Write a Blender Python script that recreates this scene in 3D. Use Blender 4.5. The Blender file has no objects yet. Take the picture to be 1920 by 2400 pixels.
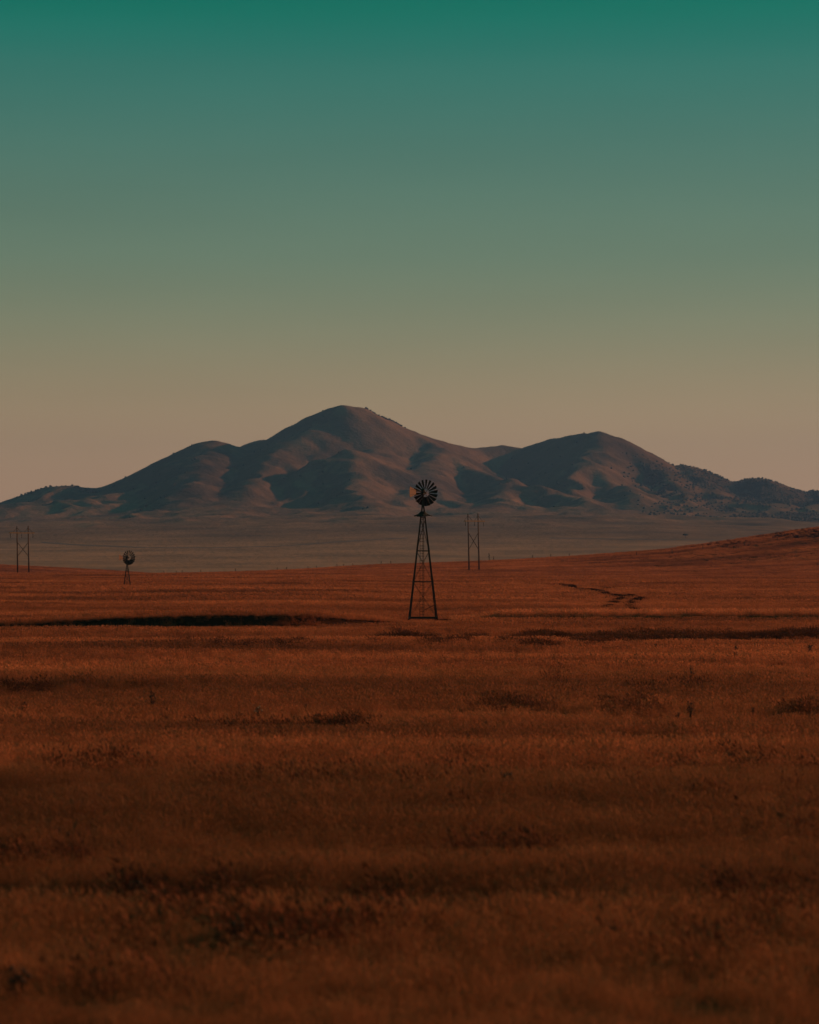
import bpy, math, random
import numpy as np
from mathutils import Vector

random.seed(7); rng = np.random.default_rng(11)
S = bpy.context.scene
COL = S.collection
R = math.radians

# ------------------------------------------------------------------ camera
CAM_Z = 5.0
FPX = 6000.0                      # focal length in photo pixels (photo 1920 x 2400)
HOR = 1330.0                      # photo row of the horizon
cam_d = bpy.data.cameras.new("camera"); cam = bpy.data.objects.new("camera", cam_d); COL.objects.link(cam)
cam.location = (0, 0, CAM_Z)
cam.rotation_euler = (R(90) + math.atan((HOR-1200)/FPX), 0, 0)
cam_d.sensor_width = 36; cam_d.sensor_fit = 'AUTO'; cam_d.lens = 90.0
cam_d.clip_start = 0.5; cam_d.clip_end = 120000
cam_d.dof.use_dof = True; cam_d.dof.focus_distance = 240; cam_d.dof.aperture_fstop = 1.25
S.camera = cam

# ------------------------------------------------------------------ light
SUN_AZ = 61.0        # degrees clockwise from the view direction (+Y), so to the right
SUN_EL = 18.5
sd = Vector((math.cos(R(SUN_EL))*math.sin(R(SUN_AZ)), math.cos(R(SUN_EL))*math.cos(R(SUN_AZ)), math.sin(R(SUN_EL))))
sun_l = bpy.data.lights.new("sun", 'SUN'); sun = bpy.data.objects.new("sun", sun_l); COL.objects.link(sun)
sun_l.energy = 4.0; sun_l.angle = R(0.6); sun_l.color = (1.0, 0.44, 0.21)
sun.rotation_euler = sd.to_track_quat('Z', 'Y').to_euler()
sun.location = (300, 20, 120)

W = bpy.data.worlds.new("World"); S.world = W; W.use_nodes = True
nt = W.node_tree; nt.nodes.clear()
def N(t, **kw):
    n = nt.nodes.new(t)
    for k, v in kw.items(): setattr(n, k, v)
    return n
out = N('ShaderNodeOutputWorld'); bg = N('ShaderNodeBackground')
sky = N('ShaderNodeTexSky'); sky.sky_type = 'NISHITA'; sky.sun_disc = False
sky.sun_elevation = R(SUN_EL); sky.sun_rotation = R(SUN_AZ); sky.dust_density = 1.0; sky.altitude = 0
tc = N('ShaderNodeTexCoord'); sp = N('ShaderNodeSeparateXYZ'); nt.links.new(tc.outputs['Generated'], sp.inputs[0])
mr = N('ShaderNodeMapRange'); mr.inputs['From Min'].default_value = 0; mr.inputs['From Max'].default_value = 0.30
nt.links.new(sp.outputs['Z'], mr.inputs['Value'])
ramp = N('ShaderNodeValToRGB')
# colour of the graded dusk air by height above the horizon (z of the direction / 0.30)
def lin(c): c = c/255; return c/12.92 if c < .04045 else ((c+.055)/1.055)**2.4
SKY_ROWS = [(1330,188,143,112),(1200,186,145,112),(1100,183,146,111),(1000,176,146,110),(900,162,144,109),(800,142,139,108),(700,125,135,108),(600,110,132,109),(450,93,127,109),
            (300,74,123,109),(150,50,120,107),(60,26,119,103),(0,8,117,98),(-500,4,108,93)]
SKYGAIN = 1.0
SKY = [(math.sin(math.atan((HOR-r)/FPX))/.30, tuple(lin(v)*SKYGAIN for v in c)) for r, *c in SKY_ROWS]
el = ramp.color_ramp.elements
while len(el) > 1: el.remove(el[-1])
el[0].position = SKY[0][0]; el[0].color = (*SKY[0][1], 1)
for p, c in SKY[1:]:
    e = el.new(p); e.color = (*c, 1)
ramp.color_ramp.interpolation = 'B_SPLINE'
nt.links.new(mr.outputs[0], ramp.inputs[0])
# the Nishita sky gives the real brightening towards the sun; its strength is the recommended 0.1
bw = N('ShaderNodeRGBToBW'); nt.links.new(sky.outputs[0], bw.inputs[0])
m1 = N('ShaderNodeMath', operation='MULTIPLY'); m1.inputs[1].default_value = 0.10; nt.links.new(bw.outputs[0], m1.inputs[0])
m2 = N('ShaderNodeMath', operation='MULTIPLY_ADD'); m2.inputs[1].default_value = 0.25; m2.inputs[2].default_value = 0.85
nt.links.new(m1.outputs[0], m2.inputs[0])
hn = N('ShaderNodeTexNoise'); hm = N('ShaderNodeMapping'); hm.inputs['Scale'].default_value = (3, 3, 22); nt.links.new(tc.outputs['Generated'], hm.inputs[0]); nt.links.new(hm.outputs[0], hn.inputs['Vector'])
hn.inputs['Scale'].default_value = 1.6; hn.inputs['Detail'].default_value = 3
hr = N('ShaderNodeMapRange'); hr.inputs['To Min'].default_value = .93; hr.inputs['To Max'].default_value = 1.07; nt.links.new(hn.outputs['Fac'], hr.inputs['Value'])
m3 = N('ShaderNodeMath', operation='MULTIPLY'); nt.links.new(m2.outputs[0], m3.inputs[0]); nt.links.new(hr.outputs[0], m3.inputs[1])
mx = N('ShaderNodeVectorMath', operation='SCALE'); nt.links.new(ramp.outputs[0], mx.inputs[0]); nt.links.new(m3.outputs[0], mx.inputs['Scale'])
nt.links.new(mx.outputs[0], bg.inputs[0]); bg.inputs[1].default_value = 1.0
nt.links.new(bg.outputs[0], out.inputs[0])

S.view_settings.view_transform = 'Standard'; S.view_settings.look = 'None'
S.view_settings.exposure = 0.0; S.view_settings.gamma = 1.0; S.view_settings.use_curve_mapping = False
S.render.engine = 'CYCLES'
S.cycles.volume_bounces = 0; S.cycles.max_bounces = 5

# ------------------------------------------------------------------ helpers
def tag(o, label=None, cat=None, group=None, kind=None):
    if label: o['label'] = label
    if cat: o['category'] = cat
    if group: o['group'] = group
    if kind: o['kind'] = kind
    return o
def empty(name, loc, rz=0):
    o = bpy.data.objects.new(name, None); COL.objects.link(o); o.location = loc; o.rotation_euler = (0, 0, rz); return o
def mesh_np(name, V, F, smooth=True):
    me = bpy.data.meshes.new(name)
    V = np.asarray(V, np.float32); F = np.asarray(F, np.int32)
    me.vertices.add(len(V)); me.vertices.foreach_set('co', V.ravel())
    k = F.shape[1]
    me.loops.add(F.size); me.loops.foreach_set('vertex_index', F.ravel())
    me.polygons.add(len(F)); me.polygons.foreach_set('loop_start', np.arange(0, F.size, k, dtype=np.int32))
    me.polygons.foreach_set('loop_total', np.full(len(F), k, np.int32))
    me.polygons.foreach_set('use_smooth', np.full(len(F), smooth))
    me.update(calc_edges=True)
    return me
def link(name, me, mat, parent=None):
    o = bpy.data.objects.new(name, me); COL.objects.link(o)
    if mat and not me.materials: me.materials.append(mat)
    if parent: o.parent = parent
    return o
def grid_faces(nr, nc):
    i = np.arange(nr*nc).reshape(nr, nc)
    return np.stack([i[:-1,:-1].ravel(), i[:-1,1:].ravel(), i[1:,1:].ravel(), i[1:,:-1].ravel()], 1)
class MB:
    """collects bars, boxes and tubes into one mesh"""
    def __init__(s): s.v = []; s.f = []
    def poly(s, vs, fs):
        b = len(s.v); s.v += [tuple(v) for v in vs]; s.f += [tuple(b+i for i in f) for f in fs]
    def tube(s, a, b, r0, r1=None, n=6, caps=True):
        a = Vector(a); b = Vector(b); r1 = r0 if r1 is None else r1
        d = (b-a).normalized(); u = d.orthogonal().normalized(); w = d.cross(u)
        vs = [a+(u*math.cos(t)+w*math.sin(t))*r0 for t in [2*math.pi*k/n for k in range(n)]]
        vs += [b+(u*math.cos(t)+w*math.sin(t))*r1 for t in [2*math.pi*k/n for k in range(n)]]
        fs = [(k, (k+1)%n, n+(k+1)%n, n+k) for k in range(n)]
        if caps: fs += [tuple(range(n))[::-1], tuple(range(n, 2*n))]
        s.poly(vs, fs)
    def box(s, c, h):
        vs = [(c[0]+h[0]*x, c[1]+h[1]*y, c[2]+h[2]*z) for x in (-1,1) for y in (-1,1) for z in (-1,1)]
        s.poly(vs, [(0,1,3,2),(4,6,7,5),(0,4,5,1),(2,3,7,6),(0,2,6,4),(1,5,7,3)])
    def angle(s, a, b, w, t, dx, dy):
        """L-section steel: flanges along dx and dy"""
        a = Vector(a); b = Vector(b); dx = Vector(dx); dy = Vector(dy)
        prof = [(0,0),(w,0),(w,t),(t,t),(t,w),(0,w)]
        vs = [a+dx*p+dy*q for p, q in prof]+[b+dx*p+dy*q for p, q in prof]
        s.poly(vs, [(k,(k+1)%6,6+(k+1)%6,6+k) for k in range(6)]+[(5,4,3,2,1,0),(6,7,8,9,10,11)])
    def sheet(s, pts, n, t):
        """polygon pts given thickness t along n"""
        n = Vector(n)*t/2; k = len(pts)
        vs = [Vector(p)-n for p in pts]+[Vector(p)+n for p in pts]
        s.poly(vs, [tuple(range(k))[::-1], tuple(range(k, 2*k))]+[(i,(i+1)%k,k+(i+1)%k,k+i) for i in range(k)])
    def build(s, name, mat, parent=None, smooth=False):
        me = bpy.data.meshes.new(name); me.from_pydata(s.v, [], s.f); me.update()
        if smooth: me.polygons.foreach_set('use_smooth', [True]*len(me.polygons))
        return link(name, me, mat, parent)

# value noise in numpy
_tab = rng.random((256, 256)).astype(np.float64)
def vnoise(x, y):
    xi = np.floor(x).astype(np.int64); yi = np.floor(y).astype(np.int64); fx = x-xi; fy = y-yi
    fx = fx*fx*fx*(fx*(fx*6-15)+10); fy = fy*fy*fy*(fy*(fy*6-15)+10)
    g = lambda a, b: _tab[(a*7+b*131+(a*b)%5*0) & 255, (b*3+a*57) & 255]
    return (g(xi,yi)*(1-fx)*(1-fy)+g(xi+1,yi)*fx*(1-fy)+g(xi,yi+1)*(1-fx)*fy+g(xi+1,yi+1)*fx*fy)*2-1
def fbm(x, y, o=4, g=0.5):
    r = 0; a = 1; n = 0
    for k in range(o):
        r = r+a*vnoise(x*2**k+17.3*k, y*2**k-9.1*k); n += a; a *= g
    return r/n
def sstep(a, b, x):
    t = np.clip((x-a)/(b-a), 0, 1); return t*t*(3-2*t)

# ------------------------------------------------------------------ materials
def mat(name, base, rough=0.8, metal=0.0, var=0.25, scale=8.0, bump=0.0, spec=0.3):
    m = bpy.data.materials.new(name); m.use_nodes = True; t = m.node_tree; b = t.nodes['Principled BSDF']
    no = t.nodes.new('ShaderNodeTexNoise'); no.inputs['Scale'].default_value = scale; no.inputs['Detail'].default_value = 5
    g = t.nodes.new('ShaderNodeNewGeometry'); t.links.new(g.outputs['Position'], no.inputs['Vector'])
    mixn = t.nodes.new('ShaderNodeMix'); mixn.data_type = 'RGBA'
    mixn.inputs['A'].default_value = (*[c*(1-var) for c in base], 1); mixn.inputs['B'].default_value = (*[min(1, c*(1+var)) for c in base], 1)
    t.links.new(no.outputs['Fac'], mixn.inputs['Factor']); t.links.new(mixn.outputs['Result'], b.inputs['Base Color'])
    b.inputs['Roughness'].default_value = rough; b.inputs['Metallic'].default_value = metal
    b.inputs['Specular IOR Level'].default_value = spec
    if bump:
        bp = t.nodes.new('ShaderNodeBump'); bp.inputs['Strength'].default_value = bump; t.links.new(no.outputs['Fac'], bp.inputs['Height']); t.links.new(bp.outputs[0], b.inputs['Normal'])
    return m
def field_colour(t, cols, scales, xs=0.35):
    """patchy dry-grass colour by place: several noises over world position (patches lie long side to side)"""
    g = t.nodes.new('ShaderNodeNewGeometry')
    mp = t.nodes.new('ShaderNodeVectorMath'); mp.operation = 'MULTIPLY'; mp.inputs[1].default_value = (xs, 1.0, 0.0)
    t.links.new(g.outputs['Position'], mp.inputs[0])
    n1 = t.nodes.new('ShaderNodeTexNoise'); n1.inputs['Scale'].default_value = scales[0]; n1.inputs['Detail'].default_value = 6; n1.inputs['Roughness'].default_value = .6
    n2 = t.nodes.new('ShaderNodeTexNoise'); n2.inputs['Scale'].default_value = scales[1]; n2.inputs['Detail'].default_value = 4
    t.links.new(mp.outputs[0], n1.inputs['Vector']); t.links.new(g.outputs['Position'], n2.inputs['Vector'])
    r = t.nodes.new('ShaderNodeValToRGB'); e = r.color_ramp.elements
    e[0].position = 0.34; e[0].color = (*cols[0], 1); e[1].position = 0.66; e[1].color = (*cols[2], 1)
    k = e.new(0.5); k.color = (*cols[1], 1)
    t.links.new(n1.outputs['Fac'], r.inputs[0])
    m2 = t.nodes.new('ShaderNodeMapRange'); m2.inputs['To Min'].default_value = 0.72; m2.inputs['To Max'].default_value = 1.28
    t.links.new(n2.outputs['Fac'], m2.inputs['Value'])
    v = t.nodes.new('ShaderNodeVectorMath'); v.operation = 'SCALE'; t.links.new(r.outputs[0], v.inputs[0]); t.links.new(m2.outputs[0], v.inputs['Scale'])
    return v.outputs[0], g
GR = [(.20,.074,.042), (.37,.124,.062), (.54,.19,.09)]
def grass_mat(name, cols, verge=1.0, transl=0.35):
    m = bpy.data.materials.new(name); m.use_nodes = True; t = m.node_tree; t.nodes.clear()
    c, g = field_colour(t, cols, (0.055, 0.9))
    oi = t.nodes.new('ShaderNodeObjectInfo'); mr = t.nodes.new('ShaderNodeMapRange')
    mr.inputs['To Min'].default_value = 0.7; mr.inputs['To Max'].default_value = 1.3; t.links.new(oi.outputs['Random'], mr.inputs['Value'])
    v = t.nodes.new('ShaderNodeVectorMath'); v.operation = 'SCALE'; t.links.new(c, v.inputs[0]); t.links.new(mr.outputs[0], v.inputs['Scale'])
    d = t.nodes.new('ShaderNodeBsdfDiffuse'); tr = t.nodes.new('ShaderNodeBsdfTranslucent'); mx = t.nodes.new('ShaderNodeMixShader'); mx.inputs[0].default_value = transl
    t.links.new(v.outputs[0], d.inputs[0]); t.links.new(v.outputs[0], tr.inputs[0]); t.links.new(d.outputs[0], mx.inputs[1]); t.links.new(tr.outputs[0], mx.inputs[2])
    o = t.nodes.new('ShaderNodeOutputMaterial'); t.links.new(mx.outputs[0], o.inputs[0]); return m
M_grass = grass_mat('dry_grass', GR)
M_near = grass_mat('verge_grass', [(.14,.060,.034), (.26,.100,.050), (.43,.165,.078)])  # darker, browner grass colours for the nearest ring and part of the next
M_weed_shade = grass_mat('forb_and_hollow_shade', [(.075,.031,.022), (.13,.047,.029), (.21,.075,.04)], transl=0.15)  # darker forbs, and the shade of hollows put into tuft colour
M_forb_shade = grass_mat('forb_and_rut_shade', [(.018,.010,.008), (.028,.014,.010), (.045,.018,.012)], transl=0.1)  # near-black: shade of ruts and ditch put into tuft colour; crest growth too
M_pale = grass_mat('pale_grass', [(.36,.13,.066), (.50,.18,.09), (.62,.23,.12)])
M_bush = mat('bush_leaves', (.016,.022,.016), var=.5, scale=.05)
M_steel = mat('weathered_galvanised_steel', (.030,.022,.020), rough=.75, metal=.3, var=.4, scale=6)
M_blade = mat('windmill_blade_metal', (.013,.010,.010), rough=.7, metal=.2, var=.4, scale=4)
M_vane = mat('vane_sheet', (.10,.038,.020), rough=.7, var=.35, scale=5)
M_plat = mat('old_planks', (.012,.008,.007), var=.4, scale=9)
M_pole = mat('creosoted_pole', (.075,.032,.022), var=.4, scale=3)
M_arm = mat('bleached_timber', (.34,.19,.12), var=.3, scale=2)
M_ins = mat('insulator_glaze', (.02,.015,.015), rough=.4)
M_post = mat('fence_post_wood', (.05,.028,.02), var=.3)
M_wire = mat('wire', (.03,.025,.025), metal=.5)
M_thistle = mat('thistle', (.030,.013,.009), var=.5, scale=20)
M_thpale = mat('thistle_down', (.30,.20,.14), var=.3, scale=20)

# ------------------------------------------------------------------ field terrain
def pxX(px, Y): return (px-960.0)*Y/FPX
def pyZ(py, Y): return CAM_Z+(HOR-py)*Y/FPX
EPX = np.array([-1500,-600,0,130,270,360,540,650,960,1182,1383,1572,1739,1850,1920,2300,3000,4000.])
EPY = np.array([1335,1340,1346,1347,1348,1346,1342,1338,1322,1314.6,1302,1287,1264,1246,1236,1205,1180,1170.])
edge_x = (EPX-960)*900/FPX; edge_z = CAM_Z+(HOR-EPY)*900/FPX
BX = np.array([-900,0,111,306,445,500,695,779,860,957,1100.])
BH = np.array([.0,.10,.26,.72,.84,.94,.86,.62,.34,.05,0])
BY = np.array([214,214,213,213,213,213,214.5,217,219.5,223,226.])
bank_x = (BX-960)*222/FPX
def bank_line(x): return np.interp(x, bank_x, BY)+0.35*fbm(x*.25, x*0+3.3, 3)
def bank_h(x): return np.interp(x, bank_x, BH)
def zfield(x, y, detail=True):
    x = np.asarray(x, float); y = np.asarray(y, float)
    z = np.interp(y, [-60, 0, 10, 24, 205, 300, 423, 600, 750, 860], [3.4, 3.4, 2.4, 0, 0, .85, 1.9, 2.7, 3.2, 3.35])
    # the field climbs to its crest, higher to the right
    crest = np.interp(x*900/np.maximum(y, 430), edge_x, edge_z)
    z = z+(crest-3.35)*sstep(430, 900, y)**6
    z = z-30*sstep(905, 1500, y)-0.5*((np.clip(y, 880, 905)-880)/25)**2
    # second swell behind the crest on the left
    z = z+np.interp(x, [-400,-260,-180,-130,-100,-60], [13,14,12.9,10.6,8.,0])*np.exp(-((y-1130)/90)**2)
    if detail:
        a = sstep(20, 60, y)
        z = z+a*(.22*fbm(x/26., y/15., 3)+.05*fbm(x/3.1, y/2.3, 3))*(1-.6*sstep(195, 210, y)*(1-sstep(240, 260, y)))
        z = z+a*sstep(330, 500, y)*.30*fbm(x/60., y/40., 3)*(1-sstep(700, 880, y))
    # low cut bank of the stock dam, facing the road
    bl = bank_line(x); h = bank_h(x)
    z = z+h*sstep(bl-.15, bl+.35, y)*(1-sstep(bl+2, bl+26, y)*.8)
    # shallow run-off ditches on the right
    rt = sstep(5, 9, x)
    z = z+.42*rt*sstep(227.5, 228.3, y)*(1-sstep(233, 243, y))
    hol = sstep(-12, 4, x)
    z = z-.55*hol*np.exp(-((y-(176+1.5*np.sin(x*.21)))/5.)**2)+.22*hol*np.exp(-((y-190)/5.)**2)
    z = z-.35*np.exp(-((y-83)/3.0)**2)*sstep(-16, -8, x)*(1-sstep(-3, 2, x))
    z = z-.4*np.exp(-((y-61)/2.2)**2)*sstep(-6, -1, x)*(1-sstep(3, 8, x))
    z = z-.35*np.exp(-((y-38.5)/1.6)**2)*(1-sstep(1, 4, x))
    return z-WM_PIN*np.exp(-(((x-1.23)/7.)**2+((y-235)/9.)**2))
WM_PIN = 0.0
WM_PIN = float(zfield(1.23, 235.0))+.02
def dark_mask(x, y):  # bare dark face of the cut bank
    bl = bank_line(x)
    return sstep(.05, .14, bank_h(x))*sstep(bl-.45, bl-.1, y)*(1-sstep(bl+.6, bl+.9, y))
def hit(px, py):
    """where the sight line through a photo pixel meets the field"""
    Y = np.geomspace(24, 900, 260)
    for it in range(2):
        X = pxX(px, Y); k = max(1, int(np.argmax(pyZ(py, Y) <= zfield(X, Y))))
        Y = np.linspace(Y[k-1], Y[k], 24)
    return float(pxX(px, Y[12])), float(Y[12])    # (a sight line over the crest ends near 24 m: filtered by the callers)
ys = np.concatenate([np.arange(-60, 20, 4), np.arange(20, 60, .45), np.arange(60, 205, .9), np.arange(205, 240, .22), np.arange(240, 420, 1.6), np.arange(420, 960, 5), np.arange(960, 1500, 9)])
us = np.linspace(-1, 1, 321); us = us*(.55+.45*us**2)
Yg, Ug = np.meshgrid(ys, us, indexing='ij'); Xg = Ug*(22+.42*np.maximum(Yg, 0))*1.15
Zg = zfield(Xg, Yg)
me = mesh_np('field', np.stack([Xg, Yg, Zg], -1).reshape(-1, 3), grid_faces(*Xg.shape))
at = me.attributes.new('dark_mask', 'FLOAT', 'POINT'); at.data.foreach_set('value', dark_mask(Xg, Yg).ravel().astype(np.float32))
def ground_mat(name, cols, scales, xs, use_dark_mask=False, dark=(.040,.016,.010), bump=0.6, bscale=6, scrub_shade=None):
    m = bpy.data.materials.new(name); m.use_nodes = True; t = m.node_tree; b = t.nodes['Principled BSDF']
    c, g = field_colour(t, cols, scales, xs); b.inputs['Roughness'].default_value = 1; b.inputs['Specular IOR Level'].default_value = 0
    if use_dark_mask:
        a = t.nodes.new('ShaderNodeAttribute'); a.attribute_name = 'dark_mask'
        mx = t.nodes.new('ShaderNodeMix'); mx.data_type = 'RGBA'; mx.inputs['B'].default_value = (*dark, 1)
        t.links.new(a.outputs['Fac'], mx.inputs['Factor']); t.links.new(c, mx.inputs['A']); c = mx.outputs['Result']
    t.links.new(c, b.inputs['Base Color'])
    no = t.nodes.new('ShaderNodeTexNoise'); no.inputs['Scale'].default_value = bscale; no.inputs['Detail'].default_value = 6
    t.links.new(g.outputs['Position'], no.inputs['Vector'])
    bp = t.nodes.new('ShaderNodeBump'); bp.inputs['Strength'].default_value = bump; bp.inputs['Distance'].default_value = .6/bscale
    t.links.new(no.outputs['Fac'], bp.inputs['Height']); t.links.new(bp.outputs[0], b.inputs['Normal'])
    return m
M_ground = ground_mat('thatch_and_soil', [tuple(c*.35 for c in k) for k in GR], (0.055, 0.9), .35, True)
field = tag(link('field', me, M_ground), kind='structure')

# ------------------------------------------------------------------ mountains
def P(px, py, Y): return ((px-960.)*Y/FPX, Y, CAM_Z+(HOR-py)*Y/FPX)
SK = [(-700,1262,6300),(-400,1236,6250),(-200,1205,6150),(0,1178,6000),(50,1162,5950),(110,1143,5900),(165,1140,5900),(230,1145,6000),(270,1142,6050),
 (330,1112,6050),(390,1074,6050),(456,1044,6020),(497,1033,6000),(530,1039,6050),(562,1050,6150),(600,1037,6200),(630,1033,6200),(665,1012,6180),
 (696,993,6150),(735,973,6100),(773,957,6050),(807,948,6000),(851,957,6020),(901,981,6050),(960,1010,6100),(1043,1037,6200),(1110,1051,6300),(1177,1043,6350),
 (1225,1051,6350),(1294,1029,6200),(1350,1018,6100),(1403,1012,6000),(1444,1025,6020),(1511,1058,6050),(1575,1091,6100),(1600,1091,6080),
 (1650,1108,6080),(1700,1134,6100),(1730,1132,6100),(1770,1121,6050),(1830,1149,6050),(1880,1153,6100),(1920,1152,6100),(2000,1160,6100),(2200,1200,6200),(2600,1262,6300)]
# each spur: its line, side slope, crest radius
SP = [
 (SK, .68, 16),
 ([(497,1033,6000),(485,1068,5760),(470,1108,5500),(440,1165,5150),(400,1215,4800),(370,1262,4350)], 0.51, 45),
 ([(145,1141,5900),(130,1195,5550),(90,1235,5150),(40,1275,4600)], 0.41, 45),
 ([(230,1145,6000),(215,1185,5600),(180,1225,5200),(140,1272,4600)], 0.37, 52),
 ([(815,1057,5480),(875,1080,5480),(960,1127,5450),(1010,1155,5350),(1080,1185,5150),(1150,1217,4850),(1200,1250,4500)], 0.61, 19),
 ([(815,1057,5480),(760,1077,5460),(700,1103,5440),(640,1140,5380),(590,1175,5250),(530,1220,4950)], 0.61, 18),
 ([(815,1057,5480),(850,1064,5680),(885,1052,5840),(915,1010,6020)], 0.49, 32),
 ([(815,1057,5480),(826,1100,5320),(845,1150,5080),(860,1180,4900),(870,1225,4550),(850,1270,4200)], 0.56, 29),
 ([(752,990,5970),(735,1010,5900),(690,1030,5820),(655,1060,5700),(600,1130,5350),(560,1180,5050),(530,1235,4600)], 0.51, 35),
 ([(630,1031,6200),(600,1080,5900),(560,1135,5500),(500,1195,5000),(470,1250,4500)], 0.44, 52),
 ([(960,1010,6100),(982,1025,6020),(1030,1053,5900),(1077,1078,5800),(1127,1109,5600),(1183,1122,5480),(1272,1145,5300),(1350,1164,5180),(1405,1189,4980),(1450,1215,4760),(1500,1250,4400)], 0.63, 22),
 ([(1030,1053,5900),(1000,1100,5600),(985,1140,5350),(960,1190,4950),(940,1240,4500)], 0.49, 39),
 ([(1183,1122,5480),(1190,1160,5250),(1165,1195,4950),(1150,1235,4600)], 0.51, 29),
 ([(1403,1012,6000),(1396,1055,5820),(1378,1085,5680)], 0.61, 29),
 ([(1378,1085,5680),(1420,1112,5560),(1470,1145,5350),(1510,1180,5100)], 0.51, 29),
 ([(1378,1085,5680),(1345,1118,5500),(1330,1150,5330)], 0.56, 22),
 ([(1444,1025,6020),(1500,1075,5880),(1560,1112,5720),(1600,1160,5400),(1630,1200,5050),(1650,1240,4600)], 0.59, 26),
 ([(1600,1091,6080),(1650,1140,5750),(1700,1190,5350),(1740,1220,4950)], 0.49, 39),
 ([(1770,1121,6050),(1800,1170,5650),(1850,1215,5100),(1880,1250,4700)], 0.46, 45),
 ([(1920,1152,6100),(1960,1190,5600),(2020,1230,5000),(2060,1260,4600)], 0.46, 45),
 ([(815,1166,5020),(850,1172,4950),(885,1192,4820),(915,1222,4620)], .62, 18),
 ([(1020,1205,4900),(1090,1212,4850),(1160,1238,4650)], .55, 20),
 ([(1240,1180,5050),(1330,1192,4950),(1390,1212,4800)], .5, 22),
 ([(560,1190,5000),(620,1210,4850),(690,1245,4600)], .45, 22),
 ([(1100,1243,4550),(1200,1238,4560),(1300,1217,4620),(1430,1204,4700),(1560,1216,4700),(1700,1229,4650),(1880,1243,4600)], 0.16, 58),
 ([(640,1222,4700),(740,1215,4720),(900,1212,4750),(1040,1222,4700)], 0.20, 58),
 ([(0,1250,4700),(180,1232,4800),(330,1222,4850),(480,1228,4800)], 0.16, 58),
]
def mountain_height(X, Y):
    wx = X+45*fbm(X/420., Y/420., 3)*0.6; wy = Y+60*fbm(X/380.+9, Y/380.+4, 3)*0.6
    k = 4.0
    base = np.interp(Y, [1400,2500,3000,3500,4000,4300,4600,4850,5050,5250,5450,5700,6200,7000,9000], [-40,-8,4,9,14,21,42,70,98,128,146,148,100,10,-20])
    base = base+sstep(4300, 4800, Y)*(26*fbm(X/300.+Y/900., Y/560., 3)+5*np.abs(fbm(X/110., Y/300., 3)))
    base = base+ (6*fbm(X/500., Y/300., 4)+3*fbm(X/120., Y/160., 3))*sstep(2600, 3600, Y)
    base = base*np.interp(X, [-3500, -1800, -1050, -650, 0, 1800, 3500], [.2, .5, .72, 1, 1, .9, .2])
    H = [base]
    for si, (line, sl, rad) in enumerate(SP):
        pts = np.array([P(*p) for p in line]); best = np.full(X.shape, -1e9)
        ax = X if si == 0 else wx; ay = Y if si == 0 else wy
        ax = X*.5+ax*.5 if si else X; ay = Y*.5+ay*.5 if si else Y
        dmin = np.full(X.shape, 1e9)
        for a, b in zip(pts[:-1], pts[1:]):
            d = b[:2]-a[:2]; L2 = d@d
            t = np.clip(((ax-a[0])*d[0]+(ay-a[1])*d[1])/L2, 0, 1)
            dist = np.hypot(ax-(a[0]+t*d[0]), ay-(a[1]+t*d[1]))
            dmin = np.minimum(dmin, dist); zc = a[2]+t*(b[2]-a[2])
            rr = (np.sqrt(dist*dist+rad*rad)-rad)*((.42+.58*sstep(30, 190, zc)) if si else 1)
            best = np.maximum(best, zc-sl*rr*(1-(.45*sstep(40, 220, rr)*(1-sstep(4850, 5350, Y)) if si else 0)))
        H.append(best)
        if si == 0: dsk = dmin
    mx = H[0].copy()
    for h in H[1:]: mx = np.maximum(mx, h)
    k = 3+17*(1-sstep(50, 170, mx))
    s = sum(np.exp((np.maximum(h, mx-200)-mx)/k) for h in H)
    z = mx+k*np.log(s)*.7
    hi = sstep(40, 160, z)
    gul = np.abs(fbm(X/150.+.4*fbm(X/90., Y/90., 2), Y/260., 4))
    z = z-hi*sstep(10, 110, dsk)*(gul*38-6)*np.clip((430-z)/300, .15, 1)+hi*2.2*fbm(X/28., Y/28., 3)
    return z
ym = np.concatenate([np.arange(1400, 3600, 40), np.arange(3600, 4600, 14), np.arange(4600, 6500, 7.0), np.arange(6500, 9001, 80)])
um = np.concatenate([np.linspace(-5200, -1500, 60)[:-1], np.linspace(-1500, 1500, 400), np.linspace(1500, 5200, 60)[1:]])
Ym, Um = np.meshgrid(ym, um, indexing='ij')
Zm = mountain_height(Um, Ym)
mm = mesh_np('mountains', np.stack([Um, Ym, Zm], -1).reshape(-1, 3), grid_faces(*Um.shape))
# bushes and dark growth of hills and gullies; shade painted into steep left-facing slopes
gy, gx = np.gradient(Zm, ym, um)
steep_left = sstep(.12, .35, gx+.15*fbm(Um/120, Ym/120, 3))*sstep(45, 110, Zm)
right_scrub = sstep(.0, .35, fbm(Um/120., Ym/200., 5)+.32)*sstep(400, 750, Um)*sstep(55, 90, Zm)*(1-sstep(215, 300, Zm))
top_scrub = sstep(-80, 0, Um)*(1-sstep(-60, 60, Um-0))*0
scrub_shade = np.clip(np.maximum(steep_left*.75+right_scrub*.8, sstep(22, 66, Zm)*(.42+.2*sstep(90, 170, Zm)+.32*fbm(Um/140., Ym/200., 5)+.18*fbm(Um/35., Ym/50., 3))), 0, 1)
at = mm.attributes.new('dark_mask', 'FLOAT', 'POINT'); at.data.foreach_set('value', scrub_shade.ravel().astype(np.float32))  # hill growth and painted slope shade share this mask
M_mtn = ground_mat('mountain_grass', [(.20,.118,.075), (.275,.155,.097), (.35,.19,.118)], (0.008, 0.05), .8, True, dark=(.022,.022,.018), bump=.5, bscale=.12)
mountains = tag(link('mountains', mm, M_mtn), kind='structure')
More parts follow.
